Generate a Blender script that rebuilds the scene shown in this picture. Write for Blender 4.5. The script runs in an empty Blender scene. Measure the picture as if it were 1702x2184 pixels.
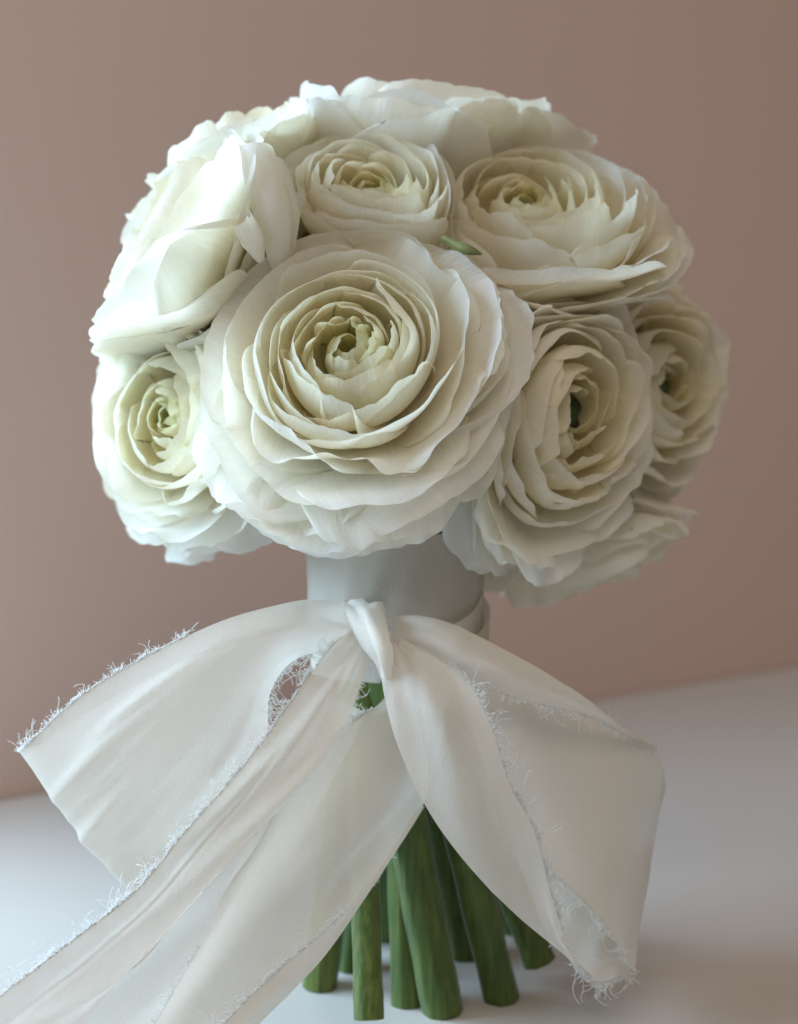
import bpy, math, random
import numpy as np
from mathutils import Vector, Matrix, Quaternion

scene = bpy.context.scene
COL = scene.collection
PI = math.pi

# ------------------------------------------------------------------ camera
F_PX = 3400.0                 # focal length in units of the 1702-wide picture grid
CAM = Vector((0.0, -0.34, 0.139))
PITCH = math.radians(6.0)
cd = bpy.data.cameras.new("camera")
cam = bpy.data.objects.new("camera", cd)
COL.objects.link(cam)
cam.location = CAM
cam.rotation_euler = (PI / 2 - PITCH, 0, 0)
cd.sensor_fit = 'HORIZONTAL'
cd.sensor_width = 36.0
cd.lens = 36.0 * F_PX / 1702.0
cd.clip_start = 0.01
cd.clip_end = 50
cd.dof.use_dof = True
cd.dof.focus_distance = 0.296
cd.dof.aperture_fstop = 16.0
scene.camera = cam

def at(px, py, Y):
    """point on the plane y = Y seen at (px, py) of the 1702 x 2184 grid"""
    dx, dz = (px - 851.0) / F_PX, (1092.0 - py) / F_PX
    c, s = math.cos(PITCH), math.sin(PITCH)
    d = Vector((dx, c + dz * s, -s + dz * c))
    k = (Y - CAM.y) / d.y
    return CAM + d * k

def at_z(px, py, z):
    dx, dz = (px - 851.0) / F_PX, (1092.0 - py) / F_PX
    c, s = math.cos(PITCH), math.sin(PITCH)
    d = Vector((dx, c + dz * s, -s + dz * c))
    k = (z - CAM.z) / d.z
    return CAM + d * k

# ------------------------------------------------------------------ light
w = bpy.data.worlds.new("World")
scene.world = w
w.use_nodes = True
bg = w.node_tree.nodes["Background"]
bg.inputs[0].default_value = (1.0, 0.86, 0.72, 1)
bg.inputs[1].default_value = 0.13

def area(name, loc, target, sx, sy, power, col, spread=PI):
    l = bpy.data.lights.new(name, 'AREA')
    l.shape = 'RECTANGLE'; l.size = sx; l.size_y = sy
    l.energy = power; l.color = col; l.spread = spread
    o = bpy.data.objects.new(name, l)
    COL.objects.link(o)
    o.location = loc
    o.rotation_euler = (Vector(target) - Vector(loc)).to_track_quat('-Z', 'Y').to_euler()
    return o

area("window_light", (-0.50, 0.0, 0.33), (0, -0.02, 0.10), 0.50, 0.50, 8.4, (0.54, 0.78, 1.0))
area("room_light", (0.0, -1.05, 1.35), (0, 0, 0.10), 1.3, 1.0, 7.8, (1.0, 0.86, 0.73))

scene.view_settings.view_transform = 'Standard'
scene.view_settings.look = 'None'
scene.view_settings.exposure = 0.20
scene.view_settings.gamma = 1.0
scene.cycles.use_denoising = True
scene.cycles.max_bounces = 13
scene.cycles.diffuse_bounces = 10
scene.cycles.transmission_bounces = 10
scene.cycles.transparent_max_bounces = 16

# ------------------------------------------------------------------ materials
def new_mat(name):
    m = bpy.data.materials.new(name)
    m.use_nodes = True
    nt = m.node_tree
    nt.nodes.clear()
    out = nt.nodes.new("ShaderNodeOutputMaterial")
    return m, nt, out

def N(nt, typ, **kw):
    n = nt.nodes.new(typ)
    for k, v in kw.items():
        if k.startswith("i_"):
            key = k[2:]
            key = int(key) if key.isdigit() else key.replace("_", " ")
            n.inputs[key].default_value = v
        else:
            setattr(n, k, v)
    return n

def rgb(c): return (c[0], c[1], c[2], 1.0)

def mix_rgb(nt, fac, a, b, blend='MIX'):
    m = nt.nodes.new("ShaderNodeMix"); m.data_type = 'RGBA'; m.blend_type = blend
    for sock, val in ((m.inputs[0], fac), (m.inputs[6], a), (m.inputs[7], b)):
        if hasattr(val, "links"):
            nt.links.new(val, sock)
        else:
            sock.default_value = val
    return m.outputs[2]

def ramp(nt, fac, stops):
    r = nt.nodes.new("ShaderNodeValToRGB")
    el = r.color_ramp.elements
    el[0].position, el[0].color = stops[0][0], rgb(stops[0][1])
    el[1].position, el[1].color = stops[-1][0], rgb(stops[-1][1])
    for p, c in stops[1:-1]:
        e = el.new(p); e.color = rgb(c)
    nt.links.new(fac, r.inputs[0])
    return r.outputs[0]

def petal_material():
    m, nt, out = new_mat("petal")
    L = nt.links.new
    a_t = N(nt, "ShaderNodeAttribute", attribute_name="layer")
    a_v = N(nt, "ShaderNodeAttribute", attribute_name="along")
    # outer petals cream white, inner ones yellow green at their foot
    c_tip = ramp(nt, a_t.outputs["Fac"], [(0.0, (0.80, 0.78, 0.52)), (0.15, (0.93, 0.89, 0.74)), (0.5, (0.965, 0.95, 0.90)), (1.0, (0.965, 0.96, 0.96))])
    c_base = ramp(nt, a_t.outputs["Fac"], [(0.0, (0.70, 0.68, 0.38)), (0.22, (0.96, 0.915, 0.73)), (0.7, (0.965, 0.935, 0.85)), (1.0, (0.965, 0.95, 0.92))])
    vr = N(nt, "ShaderNodeMapRange", interpolation_type='SMOOTHSTEP', i_1=0.15, i_2=0.85)
    L(a_v.outputs["Fac"], vr.inputs[0])
    col = mix_rgb(nt, vr.outputs[0], c_base, c_tip)
    uv = N(nt, "ShaderNodeUVMap", uv_map="UVMap")
    mp = N(nt, "ShaderNodeMapping"); mp.inputs["Scale"].default_value = (34, 1.3, 1)
    L(uv.outputs[0], mp.inputs[0])
    n1 = N(nt, "ShaderNodeTexNoise", i_Scale=1.0, i_Detail=4.0, i_Roughness=0.6)
    L(mp.outputs[0], n1.inputs["Vector"])
    tc = N(nt, "ShaderNodeTexCoord")
    n2 = N(nt, "ShaderNodeTexNoise", i_Scale=9.0, i_Detail=3.0)
    L(tc.outputs["Object"], n2.inputs["Vector"])
    mot = N(nt, "ShaderNodeMapRange", i_1=0.3, i_2=0.75, i_3=0.955, i_4=1.015)
    L(n1.outputs["Fac"], mot.inputs[0])
    col = mix_rgb(nt, 1.0, col, mot.outputs[0], 'MULTIPLY')
    bmp = N(nt, "ShaderNodeBump", i_Strength=0.42, i_Distance=0.0005)
    L(n1.outputs["Fac"], bmp.inputs["Height"])
    b2 = N(nt, "ShaderNodeBump", i_Strength=0.25, i_Distance=0.002)
    L(n2.outputs["Fac"], b2.inputs["Height"]); L(bmp.outputs[0], b2.inputs["Normal"])
    p = N(nt, "ShaderNodeBsdfPrincipled", i_Roughness=0.52)
    p.inputs["Specular IOR Level"].default_value = 0.35
    p.inputs["Sheen Weight"].default_value = 0.12
    L(col, p.inputs["Base Color"]); L(b2.outputs[0], p.inputs["Normal"])
    tr = N(nt, "ShaderNodeBsdfTranslucent")
    L(mix_rgb(nt, 1.0, col, rgb((1.0, 0.97, 0.84)), 'MULTIPLY'), tr.inputs[0]); L(b2.outputs[0], tr.inputs["Normal"])
    mx = N(nt, "ShaderNodeMixShader", i_0=0.54)
    L(p.outputs[0], mx.inputs[1]); L(tr.outputs[0], mx.inputs[2])
    L(mx.outputs[0], out.inputs[0])
    return m

def silk_material(name, sheer):
    m, nt, out = new_mat(name)
    L = nt.links.new
    tc = N(nt, "ShaderNodeTexCoord")
    n1 = N(nt, "ShaderNodeTexNoise", i_Scale=2100.0, i_Detail=2.0, i_Roughness=0.6)
    L(tc.outputs["Object"], n1.inputs["Vector"])
    mp = N(nt, "ShaderNodeMapping"); mp.inputs["Scale"].default_value = (4000, 4000, 1400)
    L(tc.outputs["Object"], mp.inputs[0])
    n3 = N(nt, "ShaderNodeTexNoise", i_Scale=1.0, i_Detail=2.0)
    L(mp.outputs[0], n3.inputs["Vector"])
    n2 = N(nt, "ShaderNodeTexNoise", i_Scale=60.0, i_Detail=4.0)
    L(tc.outputs["Object"], n2.inputs["Vector"])
    col = ramp(nt, n2.outputs["Fac"], [(0.3, (0.86, 0.80, 0.72)), (0.7, (0.90, 0.84, 0.765))])
    add = N(nt, "ShaderNodeMath", operation='ADD')
    L(n1.outputs["Fac"], add.inputs[0]); L(n3.outputs["Fac"], add.inputs[1])
    bmp = N(nt, "ShaderNodeBump", i_Strength=0.32, i_Distance=0.0003)
    L(add.outputs[0], bmp.inputs["Height"])
    b2 = N(nt, "ShaderNodeBump", i_Strength=0.10, i_Distance=0.002)
    L(n2.outputs["Fac"], b2.inputs["Height"]); L(bmp.outputs[0], b2.inputs["Normal"])
    p = N(nt, "ShaderNodeBsdfPrincipled", i_Roughness=0.6)
    p.inputs["Specular IOR Level"].default_value = 0.3
    p.inputs["Sheen Weight"].default_value = 0.25
    L(col, p.inputs["Base Color"]); L(b2.outputs[0], p.inputs["Normal"])
    tr = N(nt, "ShaderNodeBsdfTranslucent")
    L(col, tr.inputs[0]); L(b2.outputs[0], tr.inputs["Normal"])
    mx = N(nt, "ShaderNodeMixShader", i_0=0.45)
    L(p.outputs[0], mx.inputs[1]); L(tr.outputs[0], mx.inputs[2])
    tp = N(nt, "ShaderNodeBsdfTransparent")
    mt = N(nt, "ShaderNodeMixShader", i_0=sheer)
    L(mx.outputs[0], mt.inputs[1]); L(tp.outputs[0], mt.inputs[2])
    L(mt.outputs[0], out.inputs[0])
    return m

def simple_mat(name, c1, c2, scale, rough, bump=0.0, stretch=(1, 1, 1), spec=0.4, detail=4.0, dist=0.001):
    m, nt, out = new_mat(name)
    L = nt.links.new
    tc = N(nt, "ShaderNodeTexCoord")
    mp = N(nt, "ShaderNodeMapping"); mp.inputs["Scale"].default_value = stretch
    L(tc.outputs["Object"], mp.inputs[0])
    n1 = N(nt, "ShaderNodeTexNoise", i_Scale=scale, i_Detail=detail)
    L(mp.outputs[0], n1.inputs["Vector"])
    col = ramp(nt, n1.outputs["Fac"], [(0.3, c1), (0.7, c2)])
    p = N(nt, "ShaderNodeBsdfPrincipled", i_Roughness=rough)
    p.inputs["Specular IOR Level"].default_value = spec
    L(col, p.inputs["Base Color"])
    if bump:
        b = N(nt, "ShaderNodeBump", i_Strength=bump, i_Distance=dist)
        L(n1.outputs["Fac"], b.inputs["Height"]); L(b.outputs[0], p.inputs["Normal"])
    L(p.outputs[0], out.inputs[0])
    return m

M_PETAL = petal_material()
M_SILK = silk_material("silk", 0.13)
M_WRAP = silk_material("silk_wrap", 0.0)
def thread_material():
    m, nt, out = new_mat("silk_thread")
    d = N(nt, "ShaderNodeBsdfDiffuse"); d.inputs[0].default_value = (0.98, 0.97, 0.95, 1)
    t = N(nt, "ShaderNodeBsdfTranslucent"); t.inputs[0].default_value = (0.98, 0.97, 0.95, 1)
    mx = N(nt, "ShaderNodeMixShader", i_0=0.5)
    nt.links.new(d.outputs[0], mx.inputs[1]); nt.links.new(t.outputs[0], mx.inputs[2])
    tp = N(nt, "ShaderNodeBsdfTransparent"); m2 = N(nt, "ShaderNodeMixShader", i_0=0.35)
    nt.links.new(mx.outputs[0], m2.inputs[1]); nt.links.new(tp.outputs[0], m2.inputs[2]); nt.links.new(m2.outputs[0], out.inputs[0])
    return m
M_THREAD = thread_material()
def stem_material():
    m, nt, out = new_mat("stem_green")
    L = nt.links.new
    tc = N(nt, "ShaderNodeTexCoord"); oi = N(nt, "ShaderNodeObjectInfo")
    mp = N(nt, "ShaderNodeMapping"); mp.inputs["Scale"].default_value = (1, 1, 0.06)
    L(tc.outputs["Object"], mp.inputs[0])
    n1 = N(nt, "ShaderNodeTexNoise", i_Scale=900.0, i_Detail=3.0); L(mp.outputs[0], n1.inputs["Vector"])
    n2 = N(nt, "ShaderNodeTexNoise", i_Scale=140.0, i_Detail=4.0); L(tc.outputs["Object"], n2.inputs["Vector"])
    c1 = ramp(nt, n1.outputs["Fac"], [(0.3, (0.050, 0.092, 0.018)), (0.7, (0.125, 0.170, 0.040))])
    c2 = ramp(nt, n2.outputs["Fac"], [(0.30, (0.78, 0.82, 0.78)), (0.70, (1.15, 1.10, 1.0))])
    c3 = ramp(nt, oi.outputs["Random"], [(0.0, (0.70, 0.80, 0.75)), (0.5, (1.0, 1.0, 1.0)), (1.0, (1.35, 1.15, 0.95))])
    col = mix_rgb(nt, 1.0, mix_rgb(nt, 1.0, c1, c2, 'MULTIPLY'), c3, 'MULTIPLY')
    b = N(nt, "ShaderNodeBump", i_Strength=0.5, i_Distance=0.0006); L(n1.outputs["Fac"], b.inputs["Height"])
    p = N(nt, "ShaderNodeBsdfPrincipled", i_Roughness=0.5)
    p.inputs["Specular IOR Level"].default_value = 0.35
    p.inputs["Sheen Weight"].default_value = 0.35
    p.inputs["Sheen Roughness"].default_value = 0.35
    L(col, p.inputs["Base Color"]); L(b.outputs[0], p.inputs["Normal"]); L(p.outputs[0], out.inputs[0])
    return m
M_STEM = stem_material()
M_CUT = simple_mat("stem_cut", (0.22, 0.30, 0.12), (0.35, 0.42, 0.2), 400.0, 0.6)
M_SEPAL = simple_mat("sepal_green", (0.10, 0.12, 0.03), (0.27, 0.27, 0.09), 90.0, 0.55, 0.3)
M_EYE = simple_mat("flower_eye", (0.012, 0.02, 0.008), (0.06, 0.09, 0.03), 500.0, 0.6, 0.5)
M_WALL = simple_mat("wall_paint", (0.68, 0.52, 0.465), (0.71, 0.54, 0.485), 5.0, 0.85, 0.05, spec=0.2)
M_TABLE = simple_mat("table_paint", (0.56, 0.525, 0.49), (0.60, 0.565, 0.53), 6.0, 0.38, 0.02, spec=0.5)

# ------------------------------------------------------------------ helpers
def link_mesh(name, verts, faces, mat, parent=None, loc=None, smooth=True, uv=None, attrs=None):
    me = bpy.data.meshes.new(name)
    me.from_pydata([tuple(map(float, v)) for v in verts], [], faces)
    if smooth:
        me.polygons.foreach_set("use_smooth", [True] * len(me.polygons))
    if uv is not None:
        ul = me.uv_layers.new(name="UVMap")
        idx = np.empty(len(me.loops), dtype=np.int32)
        me.loops.foreach_get("vertex_index", idx)
        ul.data.foreach_set("uv", np.asarray(uv, dtype=np.float32)[idx].ravel())
    if attrs:
        for k, arr in attrs.items():
            a = me.attributes.new(k, 'FLOAT', 'POINT')
            a.data.foreach_set("value", np.asarray(arr, dtype=np.float32).ravel())
    for mm in (mat if isinstance(mat, (list, tuple)) else [mat]):
        me.materials.append(mm)
    me.update()
    o = bpy.data.objects.new(name, me)
    COL.objects.link(o)
    if parent is not None:
        o.parent = parent
    if loc is not None:
        o.location = loc
    return o

def grid_faces(nu, nv, off=0, closed=False):
    f = []
    for i in range(nv - 1):
        for j in range(nu if closed else nu - 1):
            j2 = (j + 1) % nu
            f.append((off + i * nu + j, off + i * nu + j2, off + (i + 1) * nu + j2, off + (i + 1) * nu + j))
    return f

def tag(o, label, cat, group=None, kind=None):
    o["label"] = label
    o["category"] = cat
    if group: o["group"] = group
    if kind: o["kind"] = kind
    return o

def spline(pts, n):
    """centripetal-ish Catmull-Rom through pts, n samples evenly spread by length"""
    P = np.array([list(p) for p in pts], dtype=float)
    if len(P) == 2:
        s = np.linspace(0, 1, n)[:, None]
        return P[0] * (1 - s) + P[1] * s
    Q = np.vstack([2 * P[0] - P[1], P, 2 * P[-1] - P[-2]])
    out = []
    for i in range(1, len(Q) - 2):
        p0, p1, p2, p3 = Q[i - 1], Q[i], Q[i + 1], Q[i + 2]
        for t in np.linspace(0, 1, 24, endpoint=False):
            out.append(0.5 * ((2 * p1) + (-p0 + p2) * t + (2 * p0 - 5 * p1 + 4 * p2 - p3) * t * t + (-p0 + 3 * p1 - 3 * p2 + p3) * t ** 3))
    out.append(P[-1])
    out = np.array(out)
    d = np.concatenate([[0], np.cumsum(np.linalg.norm(np.diff(out, axis=0), axis=1))])
    s = np.linspace(0, d[-1], n)
    return np.stack([np.interp(s, d, out[:, k]) for k in range(out.shape[1])], axis=1)

# ------------------------------------------------------------------ setting
tl, tr_ = at_z(0, 1706, 0), at_z(1702, 1420, 0)
wdir = (tr_ - tl).normalized()
wnrm = Vector((wdir.y, -wdir.x, 0))            # towards the room
A = tl - wdir * 0.09; B = tr_ + wdir * 1.2
def slab(name, foot, height0, height1, thick, back, mat):
    a, b = foot
    v = [(a.x, a.y, height0), (b.x, b.y, height0), (b.x, b.y, height1), (a.x, a.y, height1)]
    v += [(p[0] + back.x * thick, p[1] + back.y * thick, p[2]) for p in v]
    f = [(0, 1, 2, 3), (7, 6, 5, 4), (0, 4, 5, 1), (1, 5, 6, 2), (2, 6, 7, 3), (3, 7, 4, 0)]
    o = link_mesh(name, v, f, mat, smooth=False)
    o["kind"] = "structure"
    return o
slab("wall", (A, B), -0.03, 1.5, 0.1, -wnrm, M_WALL)
A2, B2 = A + wnrm * 0.001 - wdir * 1.0, B + wnrm * 0.001
A3, B3 = A2 + wnrm * 0.9, B2 + wnrm * 0.9
v = [(A2.x, A2.y, 0), (B2.x, B2.y, 0), (B3.x, B3.y, 0), (A3.x, A3.y, 0)]
v += [(x, y, -0.03) for x, y, z in v]
o = link_mesh("table_top", v, [(3, 2, 1, 0), (4, 5, 6, 7), (0, 1, 5, 4), (1, 2, 6, 5), (2, 3, 7, 6), (3, 0, 4, 7)], M_TABLE, smooth=False)
o["kind"] = "structure"

# ------------------------------------------------------------------ petals
KEYS = [  # layer, base(r,z), c1, c2, tip, half width, tip rounding
    (0.00, (.03, -.24), (.12, -.20), (.14, -.02), (.03, .03), .16, .30),
    (0.12, (.04, -.28), (.22, -.26), (.27, -.02), (.13, .07), .24, .26),
    (0.25, (.05, -.32), (.40, -.34), (.46, -.02), (.29, .13), .42, .20),
    (0.40, (.05, -.36), (.50, -.40), (.58, .00), (.44, .15), .50, .18),
    (0.60, (.06, -.40), (.60, -.42), (.72, -.04), (.68, .10), .60, .17),
    (0.80, (.06, -.43), (.62, -.42), (.85, -.16), (.92, -.02), .66, .18),
    (1.00, (.06, -.46), (.58, -.48), (.88, -.28), (1.08, -.20), .66, .19),
    (1.20, (.06, -.50), (.50, -.56), (.85, -.52), (1.08, -.56), .62, .20),
    (1.40, (.06, -.50), (.40, -.60), (.68, -.74), (.86, -.98), .58, .22),
]
KEYS_OPEN = [
    (0.00, (.03, -.24), (.12, -.16), (.15, .04), (.04, .10), .16, .30),
    (0.12, (.04, -.28), (.24, -.22), (.29, .02), (.18, .12), .25, .26),
    (0.25, (.05, -.32), (.40, -.32), (.46, -.02), (.32, .14), .42, .20),
    (0.40, (.05, -.36), (.50, -.36), (.57, -.04), (.48, .12), .52, .18),
    (0.60, (.06, -.38), (.56, -.34), (.69, -.06), (.69, .07), .62, .17),
    (0.80, (.06, -.40), (.58, -.33), (.80, -.12), (.90, -.01), .68, .18),
    (1.00, (.06, -.44), (.56, -.42), (.86, -.25), (1.08, -.19), .68, .19),
] + KEYS[-2:]
def key(t, KEYS):
    t = min(max(t, KEYS[0][0]), KEYS[-1][0])
    for a, b in zip(KEYS[:-1], KEYS[1:]):
        if t <= b[0]:
            k = (t - a[0]) / (b[0] - a[0])
            k = k
            pts = [np.array(a[i]) * (1 - k) + np.array(b[i]) * k for i in range(1, 5)]
            return pts, a[5] * (1 - k) + b[5] * k, a[6] * (1 - k) + b[6] * k

def sines(rng, x, n, f0, f1):
    y = np.zeros_like(x)
    for _ in range(n):
        y = y + rng.uniform(-1, 1) * np.sin(x * rng.uniform(f0, f1) + rng.uniform(0, 6.28))
    return y / math.sqrt(n)

def petal_verts(rng, t, phi, R, NU, NV, dtilt=0.0, lenf=1.0, widf=1.0, ruf=1.0, flat=None, lip=0.0, notch=0.0, fold=0.0, openf=0.0, zs=1.0, slant=0.0, base_w=0.34, keys=None):
    pts, W, rnd = key(t, keys or KEYS)
    W *= widf
    u = np.linspace(-1, 1, NU)[None, :].repeat(NV, 0)
    v = np.linspace(0, 1, NV)[:, None].repeat(NU, 1)
    edge = 1 - rnd * np.abs(u) ** 2.4 - 0.34 * np.clip((np.abs(u) - .72) / .28, 0, 1) ** 2.2 + 0.020 * ruf * sines(rng, u, 4, 5, 16) + 0.009 * ruf * sines(rng, u, 3, 18, 36)
    edge = edge + slant * u
    edge = edge - notch * np.exp(-((u - rng.uniform(-.4, .4)) / .12) ** 2)
    vv = v * edge * lenf
    B = [(1 - vv) ** 3, 3 * (1 - vv) ** 2 * vv, 3 * (1 - vv) * vv ** 2, vv ** 3]
    r = sum(b * p[0] for b, p in zip(B, pts)); z = sum(b * p[1] for b, p in zip(B, pts)) * zs
    e = 1e-3
    v2 = vv + e
    B2 = [(1 - v2) ** 3, 3 * (1 - v2) ** 2 * v2, 3 * (1 - v2) * v2 ** 2, v2 ** 3]
    dr = (sum(b * p[0] for b, p in zip(B2, pts)) - r) / e
    dz = (sum(b * p[1] for b, p in zip(B2, pts)) * zs - z) / e
    ln = np.sqrt(dr * dr + dz * dz) + 1e-9
    nr, nz = dz / ln, -dr / ln            # outward normal of the profile
    # openness: tilt the petal about its foot
    a = dtilt + openf
    r0, z0 = pts[0][0], pts[0][1] * zs
    ca, sa = math.cos(a), math.sin(a)
    rr = r0 + (r - r0) * ca + (z - z0) * sa
    zz = z0 - (r - r0) * sa + (z - z0) * ca
    nr, nz = nr * ca + nz * sa, -nr * sa + nz * ca
    wv = np.clip(v / 0.62, 0, 1)
    wid = W * (base_w + (1 - base_w) * np.sin(wv * PI / 2) ** 1.1) * (1 - 0.10 * np.clip((v - .75) / .25, 0, 1) ** 2)
    # ruffle and waves
    amp = 0.014 + 0.042 * min(t, 1.0)
    wav = amp * ruf * sines(rng, u + 0.25 * v, 3, 2.5, 6.0) * v ** 2.2
    wav = wav + 0.010 * ruf * sines(rng, u, 3, 9, 18) * v ** 6 * (0.4 + min(t, 1))
    wav = wav + 0.012 * sines(rng, v + 0.4 * u, 2, 3, 7) * v
    if t > .55:   # fine pleats and a crinkled rim
        wav = wav + 0.0065 * ruf * sines(rng, u + 0.08 * v, 3, 14, 30) * v ** 3 + 0.010 * ruf * sines(rng, u * 1.0 + .3 * v, 2, 6, 11) * v ** 5
    lipb = lip * np.clip((v - .78) / .22, 0, 1) ** 2
    # cupping: side edges of the petal pulled in or out
    cup = rng.uniform(-0.05, 0.07) * (u ** 2) * v
    skew = 0.035 * u * (0.4 + v)
    off = wav + lipb - cup + skew
    off = off + fold * np.exp(-((u - 0.15) / .13) ** 2) * v ** 3
    rr = rr + nr * off; zz = zz + nz * off
    if flat is None:
        flat = 0.0 if t < 0.45 else min(0.75, (t - 0.45) * 1.2)
    rs = np.maximum(rr, 0.07)
    ang = np.clip(u * wid / rs, -1.7, 1.7)
    x1, y1 = rr * np.cos(ang), rr * np.sin(ang)
    x2, y2 = rr - 0.10 * (u * wid) ** 2, u * wid
    x = x1 * (1 - flat) + x2 * flat; y = y1 * (1 - flat) + y2 * flat
    c, s = math.cos(phi), math.sin(phi)
    X = (x * c - y * s) * R; Y = (x * s + y * c) * R; Z = zz * R
    V = np.stack([X, Y, Z], -1).reshape(-1, 3)
    uv = np.stack([u * W / 0.5 * 0.5 + 0.5 + rng.uniform(0, 9), v], -1).reshape(-1, 2)
    return V, uv, (vv.reshape(-1)), np.full(NU * NV, min(t, 1.0))

def tube(path, radii, nseg=10, ridges=0, ridge_amp=0.0, cap=True):
    P = np.asarray(path); n = len(P)
    T = np.gradient(P, axis=0); T /= np.linalg.norm(T, axis=1)[:, None] + 1e-12
    up = np.array([0.0, 1.0, 0.0]) if abs(T[0][1]) < 0.9 else np.array([1.0, 0, 0])
    V = []
    nrm = np.cross(T[0], up); nrm /= np.linalg.norm(nrm)
    for i in range(n):
        nrm = nrm - T[i] * np.dot(nrm, T[i]); nrm /= np.linalg.norm(nrm)
        bi = np.cross(T[i], nrm)
        for k in range(nseg):
            a = 2 * PI * k / nseg
            rr = radii[i] * (1 + ridge_amp * math.cos(ridges * a))
            V.append(P[i] + (nrm * math.cos(a) + bi * math.sin(a)) * rr)
    Fc = grid_faces(nseg, n, 0, True)
    return V, Fc

# ------------------------------------------------------------------ flowers
RINGS = [(.0, .14, 9, 1.0, 1.0), (.2, .42, 12, 1.0, 1.0), (.48, .68, 8, 1.0, 1.0), (.74, .92, 9, 1.0, 1.0), (.96, 1.16, 10, 1.0, 1.0)]
OPEN = [(.0, .10, 8, 1.0, 1.0), (.10, .20, 7, 1.1, .9), (.21, .36, 9, 1.25, .8), (.38, .62, 10, 1.25, .8), (.64, .80, 6, 1.15, .6), (.82, .96, 7, 1.1, .8), (.98, 1.12, 10, 1.1, 1.2), (1.14, 1.34, 9, 1.0, 1.2)]
TALL = [(.0, .08, 6, 1.0, 1.0), (.08, .22, 9, 1.0, 1.0), (.24, .42, 10, 1.0, 1.0), (.44, .56, 7, 1.25, 1.0), (.56, .68, 6, 1.35, 1.0), (.8, 1.0, 6, 1.3, 1.0)]
CUP = [(.08, .2, 9, 1.0, 1.0), (.24, .45, 11, 1.0, 1.0), (.46, .60, 8, 1.15, 1.0), (.60, .76, 8, 1.25, 1.0), (.80, .90, 5, 1.2, 1.2), (1.1, 1.36, 5, 1.2, 1.2)]
SHUT = [(.0, .08, 6, 1.0, 1.0)] + CUP[:4] + [(.78, .92, 6, 1.3, 1.0)]
FULL = [(.0, .14, 9, 1.0, 1.0), (.2, .42, 12, 1.0, 1.0), (.48, .68, 8, 1.0, 1.0), (.74, .92, 9, 1.0, 1.0), (.96, 1.06, 9, 1.1, 1.0)]
DEEP = [(.0, .07, 6, 1.0, 1.0), (.08, .2, 9, 1.0, 1.0), (.24, .5, 13, 1.0, 1.0), (.5, .75, 12, 1.0, 1.0), (.78, .98, 10, 1.0, 1.1), (1.0, 1.25, 11, 1.0, 1.2)]

def rolled_petal(root, base, mid, tip, wpx, turns, lean, rnd_, seed):
    """a petal rolled up on itself like a paper cone; base, mid, tip are (px, py, Y)"""
    P = spline([at(*base), at(*mid), at(*tip)], 18) - np.array(root.location)
    T = np.gradient(P, axis=0); T /= np.linalg.norm(T, axis=1)[:, None]
    w0 = wpx * 0.34 / F_PX
    NU_ = 26
    V, uv, al = [], [], []
    for i in range(18):
        k = i / 17
        e1 = np.cross(T[i], np.array([0, 1.0, 0])); e1 /= np.linalg.norm(e1)
        e2 = np.cross(T[i], e1)
        for j in range(NU_):
            q_ = j / (NU_ - 1)
            a = lean + q_ * turns * 2 * PI
            prof = (0.35 + 0.65 * min(1, k / .45)) * (1 - 0.10 * max(0, (k - .8) / .2))
            r = w0 * 0.5 * prof * (1 - 0.45 * q_ * turns / 1.4)
            rag = 0.0006 * math.sin(q_ * 9 + seed) * max(0, k - .7) / .3 - w0 * rnd_ * abs(2 * q_ - 1) ** 2.5 * k ** 3
            p = P[i] + e1 * math.cos(a) * r * 1.0 + e2 * math.sin(a) * r * 0.8 + T[i] * rag
            V.append(p); uv.append((q_ * 2, k)); al.append(k)
    link_mesh("petal", V, grid_faces(NU_, 18), M_PETAL, parent=root, uv=uv, attrs={"along": al, "layer": [0.95] * len(al)})

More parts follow.
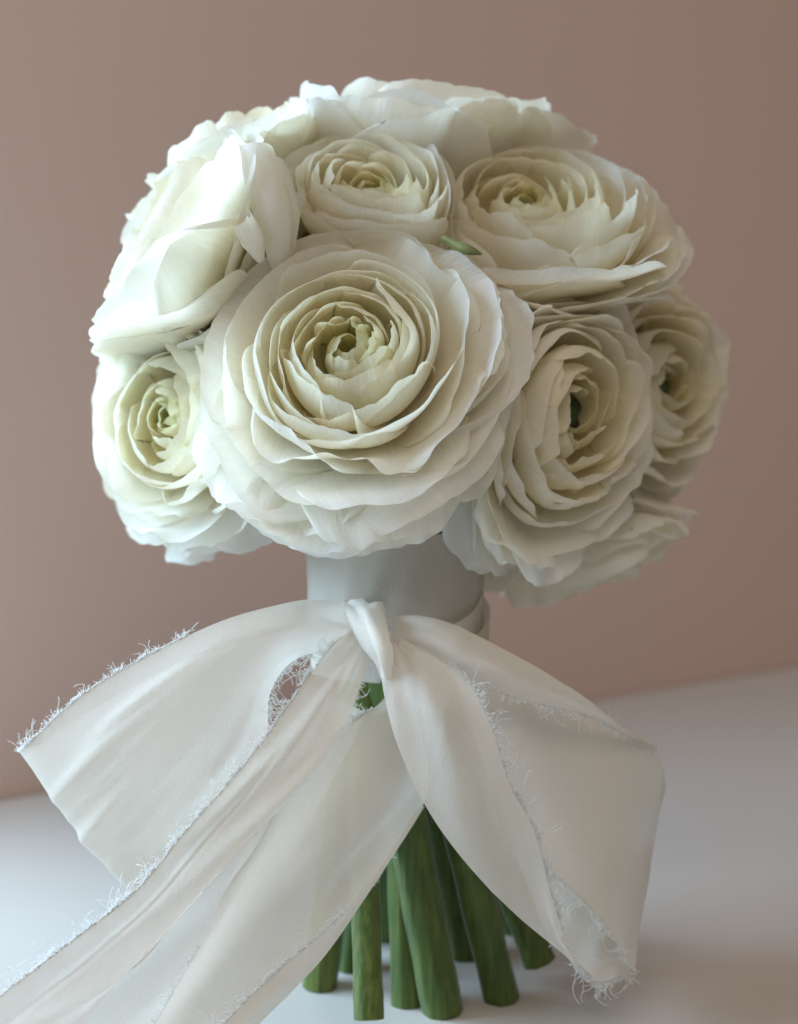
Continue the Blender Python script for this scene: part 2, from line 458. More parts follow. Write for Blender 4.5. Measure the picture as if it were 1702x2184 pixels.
def flower(label, c, Y, axis, Rpx, foot, bind, seed, rings=None, spin=0.0, openf=0.0, stem_w=0.0036, zs=1.0,
           specials=(), eye=0.06, ruf=1.0, lop=1.0, rolled=(), dom=1.0, keys=None):
    rings = rings or RINGS
    rng = random.Random(seed)
    ctr = at(c[0], c[1], Y)
    R = Rpx * (Y - CAM.y) / F_PX
    ax = Vector(axis).normalized()
    q = Vector((0, 0, 1)).rotation_difference(ax)
    q = q @ Quaternion((0, 0, 1), spin)
    root = bpy.data.objects.new("ranunculus_flower", None)
    COL.objects.link(root)
    root.location = foot
    root.empty_display_size = 0.01
    tag(root, label, "flower", "white ranunculus flowers of the bouquet")
    rel = ctr - Vector(foot)

    def put(o):
        o.parent = root
        o.location = rel
        o.rotation_mode = 'QUATERNION'
        o.rotation_quaternion = q
        return o
    # eye
    NU, NV = 14, 9
    vv = []
    for i in range(NV):
        th = PI * (i + 0.001) / (NV - 1) * 0.999
        for j in range(NU):
            ph = 2 * PI * j / NU
            k = eye * R * (1 + 0.15 * math.sin(5 * ph + 3 * th) * math.sin(th))
            vv.append((k * math.sin(th) * math.cos(ph), k * math.sin(th) * math.sin(ph), -0.22 * R * zs + 0.9 * k * math.cos(th)))
    put(link_mesh("centre", vv, grid_faces(NU, NV, 0, True), M_EYE))
    ga = PI * (3 - math.sqrt(5))
    wp = [(rng.uniform(1.5, 3.2) / R, rng.uniform(0, 6.28), rng.uniform(-1, 1), rng.uniform(-1, 1), rng.uniform(-1, 1)) for _ in range(4)]
    sq = rng.uniform(0, PI)
    def warp(V):
        # the whole bloom is a little lopsided
        d = np.zeros_like(V)
        for k_, (fq, ph_, a_, b_, c_) in enumerate(wp):
            ph2 = fq * (V[:, k_ % 3] * .8 + V[:, (k_ + 1) % 3] * .6) + ph_
            d += np.sin(ph2)[:, None] * np.array([a_, b_, c_])
        V = V + d * R * 0.030 * lop
        rad = V[:, 0] * math.cos(sq) + V[:, 1] * math.sin(sq)
        V = V + np.outer(rad, [math.cos(sq), math.sin(sq), 0]) * (-0.07 * lop)
        # packed blooms press flat against each other instead of passing through
        Wd = V @ Mq.T + np.array(ctr)
        for (pt, nn, mg) in planes:
            sd = (Wd - pt) @ nn - rng.uniform(-.0022, .0040)
            mg = mg * rng.uniform(.6, 1.2)
            over = sd > -mg
            new = -mg + mg * (1 - np.exp(-(sd + mg) / mg))
            Wd = Wd + np.where(over, new - sd, 0.0)[:, None] * nn
        return (Wd - np.array(ctr)) @ Mq
    Mq = np.array(q.to_matrix())
    planes = []
    for g in FLOWERS:
        if g['seed'] == seed: continue
        cj = np.array(at(g['c'][0], g['c'][1], g['Y'])); ci = np.array(ctr)
        Rj = g['Rpx'] * (g['Y'] - CAM.y) / F_PX * g.get('dom', 1.0); Ri = R * dom
        dv_ = cj - ci; ln_ = np.linalg.norm(dv_)
        planes.append((ci + dv_ * Ri / (Ri + Rj), dv_ / ln_, 0.0038))
    i = 0
    for (ta, tb, cnt, wf, jt) in rings:
        for m_ in range(cnt):
            k = (m_ + 0.5) / cnt
            t = ta + (tb - ta) * k
            phi = i * ga + rng.uniform(-.22, .22) * jt
            i += 1
            kw = dict(dtilt=rng.uniform(-.05, .07) * jt * (0.4 + min(t, 1)), lenf=rng.uniform(.92, 1.06) if t > .5 else rng.uniform(.93, 1.03), widf=wf * rng.uniform(.88, 1.14),
                      ruf=rng.uniform(.6, 1.35) * ruf, lip=rng.uniform(-.05, .05) * (0.3 + t) * jt, openf=openf * t, zs=zs, slant=rng.uniform(-.07, .07) if t > .5 else rng.uniform(.02, .10))
            if t > .5 and rng.random() < .22: kw['notch'] = rng.uniform(.02, .07)
            if t > .5 and rng.random() < .18: kw['fold'] = rng.uniform(-.06, .06)
            nu, nv = (17, 13) if t < .2 else ((25, 17) if t < .55 else (39, 19))
            V, uv, al, ly = petal_verts(rng, t, phi, R, nu, nv, keys=keys, **kw)
            put(link_mesh("petal", warp(V), grid_faces(nu, nv), M_PETAL, uv=uv, attrs={"along": al, "layer": ly}))
    for sp in specials:
        sp = dict(sp)
        t = sp.pop('t'); dx_, dz_ = sp.pop('toward')
        lv = q.inverted() @ Vector((dx_, 0, dz_)); phi = math.atan2(lv.y, lv.x)
        V, uv, al, ly = petal_verts(random.Random(seed * 7 + int(phi * 100)), t, phi, R, 39, 19, keys=keys, **sp)
        put(link_mesh("petal", warp(V), grid_faces(39, 19), M_PETAL, uv=uv, attrs={"along": al, "layer": ly}))
    for (base, mid, tip, wpx, turns, lean, rnd_) in rolled:
        rolled_petal(root, base, mid, tip, wpx, turns, lean, rnd_, seed)
    # sepals under the bloom
    for i in range(5):
        V, uv, al, ly = petal_verts(rng, 1.2, i * 2 * PI / 5 + rng.uniform(-.2, .2), R, 9, 7, lenf=.5, widf=.35, openf=.25, zs=zs)
        put(link_mesh("sepal", V, grid_faces(9, 7), M_SEPAL))
    # stem: bloom foot -> binding -> cut end
    p0 = ctr - ax * (0.46 * R * zs)
    p1 = ctr - ax * (0.46 * R * zs + 0.018)
    b = Vector(bind)
    f = Vector(foot)
    path = [p0, p1, b + (p1 - b) * 0.35 + Vector((0, 0, 0.006)), b, b * 0.5 + f * 0.5 + Vector(((b - f).x * 0.04, (b - f).y * 0.04, 0)), f]
    S = spline(path, 34) - np.array(f)
    rad = [stem_w * (0.8 + 0.2 * min(1, i / 12)) * (1 + 0.03 * math.sin(i * 1.7 + seed)) for i in range(34)]
    V, Fc = tube(S, rad, 32, 6 + seed % 3, 0.03)
    nvt = len(V)
    st = link_mesh("stem", V, Fc, M_STEM, parent=root)
    # cut end face, a slightly hollow disc
    last = V[-32:]
    cen = sum(np.array(x) for x in last) / 32
    d = np.array(S[-1]) - np.array(S[-2]); d = d / np.linalg.norm(d)
    cv = [tuple(x) for x in last] + [tuple(cen + (np.array(x) - cen) * 0.8 + d * 0.0002) for x in last] + [tuple(cen - d * 0.0006)]
    cf = [(i, (i + 1) % 32, 32 + (i + 1) % 32, 32 + i) for i in range(32)] + [(32 + i, 32 + (i + 1) % 32, 64) for i in range(32)]
    link_mesh("cut_end", cv, cf, M_CUT, parent=st)
    return root

def bindp(px, Y, py=1330):
    return at(px, py, Y)

FLOWERS = [
    dict(label="large open white bloom facing forward at the centre front of the bouquet", dom=1.45, c=(745, 752), Y=-0.042, axis=(-0.10, -0.83, 0.52), Rpx=350,
         foot=at_z(945, 2160, 0.0), bind=bindp(800, -0.013), specials=[dict(t=.93, toward=(-.35, -1), lenf=.98, widf=.85, ruf=1.5, lip=.05, openf=.10, fold=.05),
                   dict(t=.97, toward=(.22, -1), lenf=1.10, widf=.80, ruf=1.6, lip=.06, openf=.10),
                   dict(t=1.04, toward=(-.62, -.8), lenf=1.10, widf=.9, ruf=1.6, lip=-.04, openf=.06, fold=-.06),
                   dict(t=.90, toward=(.9, .25), lenf=1.05, widf=.9, ruf=1.4, lip=-.05, openf=.02),
                   dict(t=1.0, toward=(1, .1), lenf=1.12, widf=.9, ruf=1.5, lip=-.05, openf=.04)],
         seed=17, keys=KEYS_OPEN, rings=OPEN, ruf=1.25, stem_w=0.0042, lop=.7),
    dict(label="white bloom with a yellowish cup opening upward just above the centre bloom", dom=.95, c=(790, 405), Y=-0.012, axis=(-0.02, -0.62, 0.78), Rpx=270,
         foot=at_z(868, 2140, 0.0), bind=bindp(845, -0.010), lop=1.5, seed=22, rings=TALL, zs=1.3, stem_w=0.0034, eye=.05),
    dict(label="white bloom at the very top of the bouquet seen edge on", c=(895, 236), Y=0.022, axis=(0.10, -0.04, 1.0), Rpx=365,
         foot=at_z(992, 2040, 0.0), bind=bindp(860, 0.006), seed=33, rings=FULL, ruf=1.5),
    dict(label="creamy white bloom at the upper right with its cup tilted up", dom=1.15, c=(1145, 438), Y=-0.006, axis=(0.06, -0.60, 0.78), Rpx=308,
         foot=at_z(1070, 2132, 0.0), bind=bindp(890, -0.010), lop=1.3, ruf=1.2, specials=[dict(t=.92, toward=(.9, -.8), lenf=.95, widf=1.2, ruf=1.3), dict(t=.88, toward=(-.7, -.6), lenf=1.12, widf=1.3, ruf=1.1, openf=-.2), dict(t=.8, toward=(.1, -1), lenf=1.1, widf=1.3, ruf=1.1, openf=-.1)], seed=46, rings=SHUT[:5] + [(.78, 1.0, 8, 1.2, 1.0)], openf=.10, zs=1.12, stem_w=0.0038),
    dict(label="white bloom at the upper left turned away, showing its smooth outer petals", dom=1.25, c=(345, 535), Y=-0.012, axis=(-0.80, -0.08, 0.55), Rpx=345,
         foot=at_z(680, 2105, 0.0), bind=bindp(770, 0.0), seed=55, rings=SHUT, zs=1.12, specials=[dict(t=1.25, toward=(.5, -.8), widf=1.2, lenf=1.1), dict(t=1.3, toward=(1, -.2), widf=1.2, lenf=1.15), dict(t=1.3, toward=(1, .5), widf=1.2, lenf=1.1)], stem_w=0.0038, ruf=1.4,
         rolled=[((600, 590, -.026), (585, 450, -.033), (545, 304, -.030), 96, 1.0, 3.4, .40), ((556, 556, -.034), (535, 510, -.036), (512, 466, -.038), 56, 1.35, 1.2, .06)]),
    dict(label="white bloom with twisted inner petals at the lower left edge", dom=.9, c=(348, 868), Y=-0.018, axis=(-0.62, -0.76, 0.12), Rpx=305,
         foot=at(787, 2174, -0.036), bind=bindp(765, -0.010), lop=1.5, ruf=1.2, seed=66, rings=DEEP, stem_w=0.0029, eye=.1),
    dict(label="white bloom with a dark green eye at the lower right", c=(1230, 880), Y=-0.018, axis=(0.60, -0.76, 0.06), Rpx=310,
         foot=at(1150, 2050, -0.004), bind=bindp(900, -0.006), lop=1.4, ruf=1.2, specials=[dict(t=.95, toward=(-1, -.3), lenf=1.15, widf=1.0, ruf=1.4, openf=-.1), dict(t=.9, toward=(-.8, -1), lenf=1.2, widf=.9, ruf=1.4, openf=-.05), dict(t=1.0, toward=(-.2, -1), lenf=1.2, widf=.8, ruf=1.5, openf=-.05), dict(t=.85, toward=(-1, .6), lenf=1.15, widf=1.0, ruf=1.4, openf=-.1)], seed=77, rings=DEEP[1:], eye=0.19),
    dict(label="shaded white bloom at the far right edge of the bouquet", c=(1430, 830), Y=0.012, axis=(0.66, -0.66, 0.10), Rpx=280,
         foot=at_z(1095, 1985, 0.0), bind=bindp(905, 0.006), lop=1.5, ruf=1.2, seed=88, rings=DEEP[1:], eye=0.18),
    dict(label="white bloom at the far left, mostly hidden behind its neighbour", dom=.8, c=(280, 890), Y=0.012, axis=(-0.80, -0.30, -0.05), Rpx=310,
         foot=at_z(715, 2005, 0.0), bind=bindp(780, 0.008), seed=99),
    dict(label="grey shaded bloom hanging under the right side of the bouquet", dom=.8, c=(1235, 1205), Y=0.018, axis=(0.22, 0.05, -0.92), Rpx=262,
         foot=at_z(825, 2000, 0.0), bind=bindp(880, 0.010), seed=110, ruf=2.0, rings=FULL[:-1] + [(.96, 1.3, 12, 1.0, 1.4)]),
    dict(label="white bloom at the upper left rim behind two rolled petals", c=(480, 322), Y=0.014, axis=(-0.42, -0.05, 0.90), Rpx=275,
         foot=at_z(748, 2065, 0.0), bind=bindp(815, 0.008), seed=121, rings=FULL),
]
for f in FLOWERS:
    flower(**f)

# ------------------------------------------------------------------ ribbon
ribbon = bpy.data.objects.new("ribbon_bow", None)
COL.objects.link(ribbon)
RB = at(838, 1420, 0.0)
ribbon.location = RB
ribbon.empty_display_size = 0.01
tag(ribbon, "ivory silk ribbon with frayed edges tied in a bow around the stems", "ribbon")
RBn = np.array(RB)

def fray(edge, outdir, parent, seed, dens=1.0, length=0.0016, rad=0.000065, jit=1.0):
    """loose curled threads along an edge (array of points) leaving it along outdir (array)"""
    rng = random.Random(seed)
    seg = np.linalg.norm(np.diff(edge, axis=0), axis=1)
    cum = np.concatenate([[0], np.cumsum(seg)])
    n = int(cum[-1] / 0.00010 * dens)
    V, Fc = [], []
    for i in range(n):
        s_ = rng.uniform(0, cum[-1])
        p = np.array([np.interp(s_, cum, edge[:, k]) for k in range(3)])
        o_ = np.array([np.interp(s_, cum, outdir[:, k]) for k in range(3)])
        o_ /= np.linalg.norm(o_) + 1e-12
        tan = np.array([np.interp(min(s_ + 1e-4, cum[-1]), cum, edge[:, k]) for k in range(3)]) - np.array([np.interp(max(s_ - 1e-4, 0), cum, edge[:, k]) for k in range(3)])
        tan /= np.linalg.norm(tan) + 1e-12
        nn = np.cross(o_, tan)
        clump = 0.28 + 1.0 * abs(math.sin(s_ * 410 + seed)) ** 2 * abs(math.sin(s_ * 1700 + 2 * seed))
        ln = 1.4 * length * clump * (rng.uniform(.15, .9) if rng.random() < .88 else rng.uniform(1.0, 2.3))
        d = o_ * 1.0 + tan * rng.gauss(0, .55) + nn * rng.gauss(0, .35)
        d /= np.linalg.norm(d)
        curl = rng.gauss(0, 0.75) * jit
        curl2 = rng.gauss(0, .4)
        pts = [p - o_ * 0.00015]
        q_ = p.copy(); K = 7
        for k in range(K):
            pts.append(q_.copy())
            q_ = q_ + d * ln / K
            d = d + (tan * curl + nn * curl2) * 0.5 + np.array([rng.gauss(0, .22) for _ in range(3)])
            d /= np.linalg.norm(d)
            if rng.random() < .2: curl = -curl * 1.3
        pts.append(q_)
        tv, tf = tube(np.array(pts), [rad] * len(pts), 3)
        off = len(V)
        V += [tuple(x) for x in tv]
        Fc += [tuple(off + j for j in f_) for f_ in tf]
    o = link_mesh("frayed_edge", V, Fc, M_THREAD, parent=parent)
    o["kind"] = "stuff"
    return o

def cloth(name, guides, nl, na, parent, seed, wob=0.0004, disp=None, frays=(), rough_edge=0.0):
    """guides: curves running along the strip, each a list of (px, py, Y); the sheet is splined across them"""
    rng = random.Random(seed)
    G = np.array([spline([at(*p) for p in g], nl) for g in guides])      # g, nl, 3
    S = np.array([spline(G[:, i], na) for i in range(nl)])               # nl, na, 3
    # normals for wobble
    du = np.gradient(S, axis=0); dv = np.gradient(S, axis=1)
    nrm = np.cross(du, dv); nrm /= np.linalg.norm(nrm, axis=2)[..., None] + 1e-12
    a = np.linspace(0, 1, nl)[:, None].repeat(na, 1); b = np.linspace(0, 1, na)[None, :].repeat(nl, 0)
    h = np.zeros((nl, na))
    for _ in range(5):
        fa, fb = rng.uniform(2, 9), rng.uniform(3, 13)
        h += rng.uniform(-1, 1) * np.sin(a * fa * 2 + b * fb + rng.uniform(0, 6))
    h *= wob / 1.6
    for _ in range(18):   # fine soft creases
        a0, b0, an = rng.random(), rng.random(), rng.gauss(.9, .5)
        d_ = (b - b0) * math.cos(an) + (a - a0) * math.sin(an) * 1.6
        e_ = -(b - b0) * math.sin(an) + (a - a0) * math.cos(an) * 1.6
        h += rng.uniform(-.7, .7) * wob * np.exp(-(d_ / rng.uniform(.02, .06)) ** 2 - (e_ / rng.uniform(.15, .35)) ** 2)
    if disp is not None:
        h = h + disp(a, b)
    toward = np.sign(nrm[..., 1:2]) * -1.0
    S = S + nrm * toward * h[..., None]
    if rough_edge:
        for j, jn in ((0, 1), (-1, -2)):
            S[:, j] += (S[:, j] - S[:, jn]) * np.array([rng.uniform(-.3, .3) for _ in range(nl)])[:, None] * rough_edge
    o = link_mesh(name, (S.reshape(-1, 3) - RBn), grid_faces(na, nl), M_SILK, parent=parent)
    for k, (side, i0, i1, dens, ln) in enumerate(frays):
        if side in ('a', 'b'):
            j, jn = (0, 2) if side == 'a' else (-1, -3)
            e = S[:, j]; od = S[:, j] - S[:, jn]
        else:
            j, jn = (0, 2) if side == 's' else (-1, -3)
            e = S[j]; od = S[j] - S[jn]
        m = len(e); k0, k1 = int(i0 * (m - 1)), max(int(i1 * (m - 1)), int(i0 * (m - 1)) + 2)
        fray(e[k0:k1 + 1] - RBn, od[k0:k1 + 1], o, seed * 13 + k, dens, ln)
    return o

# wrap around the stems
def wrap_sheet(name, py0, py1, r0, r1, a0, a1, seed, tilt=0.0, extra=0.0):
    nl, na = 40, 90
    rng = random.Random(seed)
    c0, c1 = at(838, py0, 0), at(838, py1, 0)
    V = []
    for i in range(nl):
        k = i / (nl - 1)
        for j in range(na):
            q_ = a0 + (a1 - a0) * j / (na - 1)
            z = c0.z * (1 - k) + c1.z * k + tilt * math.sin(q_)
            r = r0 * (1 - k) + r1 * k + extra
            r += 0.00022 * math.sin(16 * q_ + 9 * k + 2 * math.sin(3 * q_)) * (0.3 + 0.7 * k) + 0.0004 * math.sin(3 * q_ + 2 * k + seed) + 0.0003 * math.sin(7 * q_ - 5 * k) * k
            x = c0.x * (1 - k) + c1.x * k
            V.append((x + r * math.cos(q_) - RB.x, r * math.sin(q_) - RB.y, z - RB.z))
    return link_mesh(name, V, grid_faces(na, nl), M_WRAP, parent=ribbon)
wrap_sheet("wrap", 1120, 1420, 0.0192, 0.0180, -PI, PI, 1)
# a second turn running diagonally down at the right
wr = wrap_sheet("wrap_turn", 1240, 1400, 0.0190, 0.0182, -1.35, 1.8, 5, tilt=0.0085, extra=0.0010)
wr2 = wrap_sheet("wrap_turn", 1300, 1420, 0.0190, 0.0184, -1.2, 1.6, 8, tilt=0.0068, extra=0.0016)

# left loop: out to the fold at the left and back behind
def loop_wr(a, b):
    # creases fanning from the left fold, gathers at the knot
    h = 0.0009 * np.sin(b * 13 + 1) * np.exp(-(a / .07) ** 2)
    for (a0, b0, w_, amp, sl) in ((.40, .30, .010, .0007, .10), (.42, .34, .009, .0006, .11), (.48, .62, .03, .0006, .22), (.45, .86, .03, .0005, .25), (.44, .28, .016, .0011, .10), (.40, .40, .014, .0008, .10), (.46, .55, .02, .0012, .16), (.36, .62, .018, .0007, .14), (.43, .75, .018, .0009, .2), (.34, .2, .012, .0006, .06), (.30, .82, .02, .0007, .1)):
        d = (b - b0) - sl * (a - a0) * 3.0
        h = h + amp * np.exp(-(d / (w_ * 2.2)) ** 2) * np.exp(-((a - a0) / .085) ** 2)
    return h
left_loop = cloth("loop", [
    [(748, 1298, -.027), (690, 1284, -.031), (620, 1285, -.034), (480, 1320, -.039), (330, 1390, -.041), (180, 1480, -.041), (58, 1590, -.038), (50, 1600, -.033), (100, 1580, -.026), (220, 1500, -.022), (420, 1400, -.019), (660, 1330, -.019)],
    [(752, 1340, -.031), (690, 1325, -.035), (610, 1335, -.039), (490, 1390, -.043), (370, 1480, -.045), (250, 1590, -.044), (130, 1700, -.039), (124, 1706, -.034), (160, 1670, -.026), (280, 1570, -.021), (450, 1430, -.018), (680, 1340, -.018)],
    [(760, 1372, -.031), (700, 1362, -.035), (610, 1385, -.038), (530, 1480, -.042), (440, 1600, -.043), (330, 1710, -.042), (208, 1805, -.037), (202, 1812, -.032), (230, 1780, -.025), (340, 1640, -.019), (490, 1470, -.016), (690, 1350, -.016)],
    [(770, 1395, -.028), (700, 1385, -.032), (625, 1408, -.035), (575, 1480, -.038), (560, 1610, -.039), (440, 1760, -.038), (300, 1900, -.034), (292, 1908, -.030), (305, 1860, -.023), (420, 1690, -.018), (530, 1490, -.015), (700, 1360, -.015)],
], 120, 40, ribbon, 3, 0.0003, loop_wr, frays=[('a', .24, .56, 1.6, .0015), ('b', .08, .26, 2.2, .0022), ('b', .72, .9, 1.2, .0018)], rough_edge=.0)
tag_l = left_loop

# left tail, falling in front of the loop to the table
tail1 = cloth("tail", [
    [(757, 1340, -.030), (712, 1378, -.035), (640, 1470, -.041), (560, 1582, -.046), (480, 1680, -.049), (395, 1775, -.051), (290, 1900, -.054), (150, 2010, -.058), (0, 2125, -.062), (-160, 2250, -.067)],
    [(766, 1346, -.031), (738, 1386, -.0355), (690, 1475, -.0413), (610, 1600, -.0465), (520, 1710, -.0495), (420, 1815, -.0515), (320, 1940, -.0545), (190, 2060, -.0585), (50, 2165, -.0625), (-100, 2275, -.0672)],
    [(775, 1352, -.031), (762, 1394, -.0345), (735, 1475, -.0400), (665, 1615, -.0455), (575, 1730, -.0490), (480, 1835, -.0515), (375, 1960, -.0548), (250, 2090, -.0588), (110, 2180, -.0628), (-20, 2290, -.067)],
    [(784, 1358, -.030), (788, 1398, -.0320), (772, 1450, -.0365), (725, 1565, -.0425), (645, 1680, -.0465), (550, 1775, -.0498), (442, 1890, -.0532), (310, 2035, -.0572), (172, 2184, -.0615), (60, 2300, -.066)],
], 100, 36, ribbon, 5, 0.0004, lambda a, b: 0.0006 * np.sin(b * 14) * np.exp(-(a / .10) ** 2) - 0.0012 * np.exp(-((b - .30) / .05) ** 2) * np.clip(a - .25, 0, .2) * 5 * np.clip(1.2 - a, 0, 1) - 0.0010 * np.exp(-((b - .55 - .2 * (a - .1)) / .10) ** 2) * np.exp(-((a - .12) / .12) ** 2),
    frays=[('a', .03, .95, 1.7, .0019), ('b', .10, .22, .6, .0012)], rough_edge=.0)

# middle tail, coming from under the right one
tail2 = cloth("tail", [
    [(838, 1412, -.026), (832, 1468, -.028), (800, 1508, -.031), (722, 1560, -.037), (600, 1670, -.041), (510, 1830, -.044), (435, 2000, -.048), (333, 2184, -.053), (250, 2330, -.060)],
    [(848, 1415, -.025), (858, 1500, -.029), (850, 1570, -.034), (790, 1650, -.040), (710, 1760, -.045), (630, 1880, -.048), (500, 2050, -.051), (390, 2190, -.055), (300, 2325, -.061)],
    [(858, 1418, -.024), (880, 1520, -.027), (890, 1620, -.031), (860, 1700, -.036), (790, 1800, -.042), (700, 1920, -.045), (580, 2070, -.049), (470, 2190, -.053), (360, 2318, -.060)],
    [(866, 1420, -.022), (895, 1540, -.024), (915, 1650, -.028), (905, 1715, -.032), (853, 1797, -.036), (775, 1915, -.040), (680, 2050, -.044), (546, 2188, -.049), (425, 2310, -.057)],
], 90, 34, ribbon, 7, 0.0005, lambda a, b: -0.0022 * np.exp(-((b - .78 + .3 * (a - .4)) / .10) ** 2) * np.exp(-((a - .45) / .12) ** 2),
    frays=[('a', .12, .42, 2.0, .0020), ('a', .7, .95, 1.0, .0016), ('b', .42, .5, .5, .0008)], rough_edge=.0)
tail4 = cloth("tail", [
    [(700, 1480, -.034), (560, 1700, -.043), (430, 1860, -.047), (300, 2010, -.050), (150, 2190, -.055), (40, 2320, -.062)],
    [(740, 1500, -.033), (610, 1730, -.041), (500, 1890, -.045), (380, 2040, -.049), (240, 2190, -.053), (130, 2325, -.060)],
    [(780, 1520, -.030), (660, 1760, -.038), (560, 1910, -.042), (460, 2060, -.046), (350, 2195, -.051), (240, 2330, -.058)],
], 60, 20, ribbon, 29, 0.0004, frays=[('b', .5, .95, .8, .0014)], rough_edge=.0)
# its right border turned over to the front
fold2 = cloth("folded_border", [
    [(907, 1717, -.0322), (855, 1799, -.0362), (777, 1917, -.0402), (682, 2052, -.0442), (548, 2190, -.0492), (427, 2312, -.0572)],
    [(893, 1726, -.0345), (838, 1812, -.0390), (762, 1930, -.0440), (655, 2050, -.0480), (520, 2188, -.0530), (400, 2312, -.0600)],
    [(880, 1740, -.0345), (820, 1830, -.0400), (735, 1945, -.0462), (600, 2065, -.0500), (478, 2184, -.0545), (370, 2312, -.0615)],
], 60, 10, tail2, 9, 0.0001, frays=[('b', .35, .98, 1.5, .0019)], rough_edge=.0)
fold2.location = (0, 0, 0)

# right hand tail in front
tail3 = cloth("tail", [
    [(815, 1375, -.037), (815, 1450, -.0415), (842, 1570, -.0455), (905, 1715, -.048), (985, 1830, -.0485), (1100, 1950, -.047), (1200, 2035, -.0435), (1265, 2090, -.037)],
    [(835, 1372, -.039), (860, 1445, -.0430), (905, 1560, -.0468), (965, 1700, -.0490), (1035, 1810, -.0492), (1125, 1925, -.0475), (1200, 2025, -.0438), (1255, 2080, -.038)],
    [(848, 1370, -.038), (890, 1425, -.0425), (960, 1520, -.0460), (1015, 1640, -.0480), (1085, 1760, -.0480), (1145, 1885, -.0463), (1195, 2005, -.043), (1240, 2068, -.038)],
    [(858, 1368, -.036), (915, 1390, -.039), (1002, 1462, -.0435), (1050, 1560, -.0455), (1085, 1670, -.0462), (1140, 1770, -.0460), (1172, 1890, -.0445), (1198, 1995, -.0415), (1215, 2045, -.038)],
], 80, 26, ribbon, 11, 0.0004, lambda a, b: 0.0008 * np.sin(b * 15 + 1.0) * np.exp(-(a / .10) ** 2) + 0.0009 * np.exp(-((b - .45 - .2 * a) / .16) ** 2) * np.exp(-((a - .2) / .2) ** 2),
    frays=[('b', .14, .95, 1.7, .0021)], rough_edge=.0)

# right loop: top band, hanging panel and the inside seen below it
band = cloth("loop", [
    [(838, 1312, -.031), (900, 1312, -.035), (975, 1334, -.037), (1100, 1400, -.038), (1250, 1490, -.034), (1330, 1553, -.027), (1398, 1594, -.016)],
    [(842, 1345, -.035), (910, 1352, -.039), (990, 1395, -.042), (1115, 1445, -.042), (1250, 1505, -.037), (1333, 1560, -.029), (1400, 1598, -.016)],
    [(850, 1378, -.033), (930, 1402, -.038), (1010, 1456, -.040), (1140, 1498, -.040), (1250, 1525, -.036), (1338, 1570, -.028), (1402, 1604, -.016)],
], 60, 24, ribbon, 13, 0.0004, lambda a, b: 0.0008 * np.sin(b * 11) * np.exp(-(a / .14) ** 2), frays=[('b', .18, .97, 1.1, .0017), ('a', .72, .98, .9, .0020)], rough_edge=.0)
panel = cloth("loop", [
    [(900, 1390, -.026), (990, 1480, -.030), (1055, 1620, -.034), (1110, 1750, -.036), (1172, 1850, -.037), (1240, 1915, -.037), (1305, 1990, -.035), (1344, 2062, -.031)],
    [(960, 1395, -.025), (1090, 1490, -.030), (1170, 1600, -.034), (1220, 1730, -.036), (1265, 1830, -.036), (1305, 1910, -.034), (1330, 1985, -.032), (1346, 2062, -.030)],
    [(1000, 1400, -.022), (1200, 1505, -.024), (1315, 1580, -.026), (1355, 1690, -.027), (1352, 1800, -.028), (1350, 1890, -.028), (1348, 1970, -.029), (1348, 2062, -.029)],
    [(1010, 1400, -.020), (1230, 1508, -.018), (1375, 1588, -.012), (1415, 1650, -.012), (1408, 1740, -.012), (1384, 1860, -.015), (1362, 1965, -.020), (1349, 2064, -.027)],
    [(1005, 1402, -.016), (1200, 1520, -.008), (1330, 1610, -.001), (1380, 1690, -.001), (1370, 1780, -.002), (1340, 1880, -.006), (1330, 1980, -.014), (1340, 2062, -.024)],
    [(980, 1405, -.014), (1120, 1520, -.006), (1200, 1620, -.001), (1240, 1720, -.001), (1250, 1810, -.003), (1260, 1900, -.010), (1290, 1990, -.019), (1325, 2062, -.026)],
], 80, 50, ribbon, 15, 0.0006, frays=[('a', .52, .98, 1.3, .0022), ('e', .1, .6, 1.0, .0016)], rough_edge=.0)
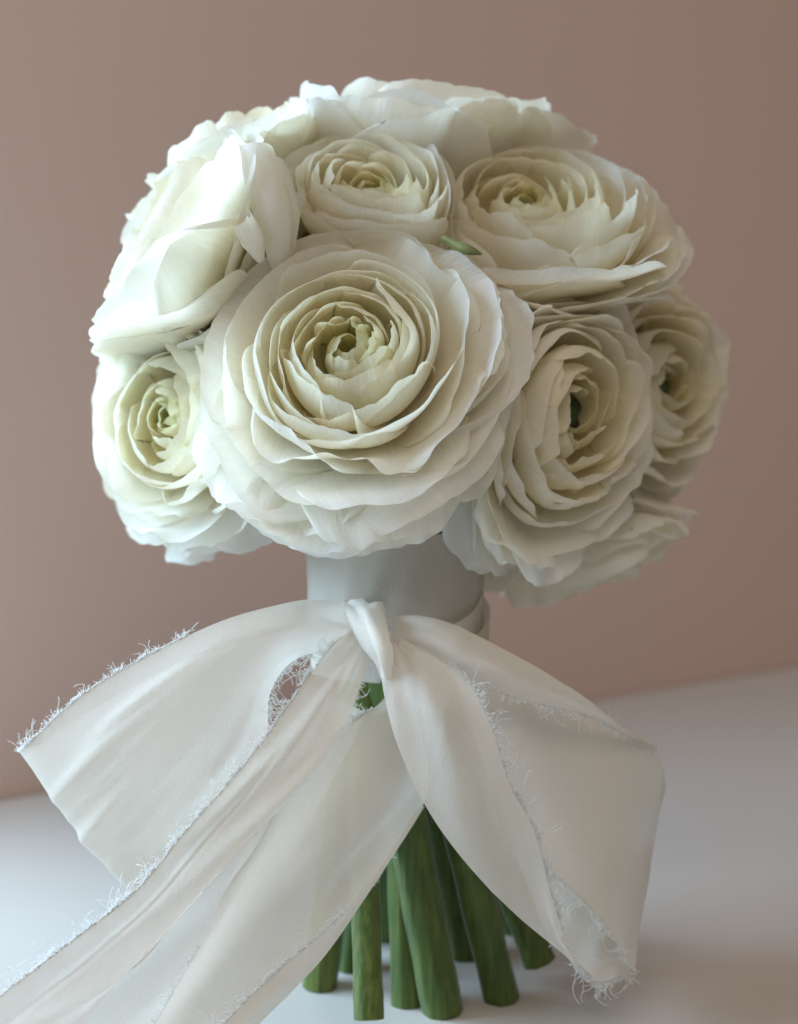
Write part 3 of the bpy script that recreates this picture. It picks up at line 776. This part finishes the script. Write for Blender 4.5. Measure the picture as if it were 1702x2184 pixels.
inner = cloth("loop_inside", [
    [(1120, 1740, -.034), (1172, 1880, -.036), (1196, 1990, -.0365), (1214, 2045, -.037)],
    [(1190, 1740, -.028), (1230, 1890, -.030), (1245, 2010, -.033), (1268, 2092, -.035)],
    [(1270, 1760, -.020), (1300, 1900, -.023), (1308, 2010, -.027), (1312, 2086, -.031)],
    [(1330, 1780, -.016), (1346, 1900, -.019), (1348, 2000, -.024), (1345, 2062, -.030)],
], 40, 24, ribbon, 17, 0.0003, frays=[('e', .05, .98, 1.6, .0024)], rough_edge=.0)

# knot
def knot_wr(a, b):
    return (0.0008 * np.sin(b * 12 + 2.2 * a) + 0.00035 * np.sin(b * 25 - 3 * a)) * np.sin(PI * b) ** .5 * (0.35 + a * (1.6 - a))
knot = cloth("knot", [
    [(730, 1284, -.016), (729, 1293, -.026), (744, 1330, -.033), (770, 1380, -.0365), (800, 1416, -.0385), (812, 1446, -.0385)],
    [(746, 1281, -.016), (746, 1289, -.031), (764, 1330, -.0385), (788, 1374, -.0420), (812, 1412, -.0430), (820, 1446, -.0410)],
    [(778, 1280, -.016), (779, 1288, -.0335), (796, 1330, -.0410), (812, 1366, -.0445), (826, 1402, -.0448), (829, 1442, -.0412)],
    [(806, 1282, -.016), (808, 1293, -.031), (820, 1330, -.0375), (828, 1362, -.0415), (838, 1394, -.0425), (838, 1436, -.0400)],
    [(818, 1286, -.015), (818, 1300, -.024), (828, 1332, -.0300), (835, 1362, -.0345), (843, 1390, -.0370), (844, 1432, -.0375)],
], 80, 60, ribbon, 19, 0.0001, knot_wr, frays=[('b', .3, .6, .08, .003)])
knot.data.materials[0] = M_WRAP
# green sepal between the two upper blooms
sp = bpy.data.objects["ranunculus_flower.001"]
V, Fc = [], []
P = spline([at(940, 508, -.026), at(985, 528, -.030), at(1028, 544, -.031)], 12) - np.array(sp.location)
for i in range(12):
    k = i / 11
    for j in range(7):
        q_ = j / 6 * 2 - 1
        V.append(P[i] + np.array([0.0002 * q_, -0.0006 * (1 - q_ * q_), 0.0010 * q_ * math.sin(PI * (0.12 + 0.83 * k)) ** .8 + 0.0002 * math.sin(9 * k + q_)]))
link_mesh("sepal", V, grid_faces(7, 12), M_SEPAL, parent=sp)
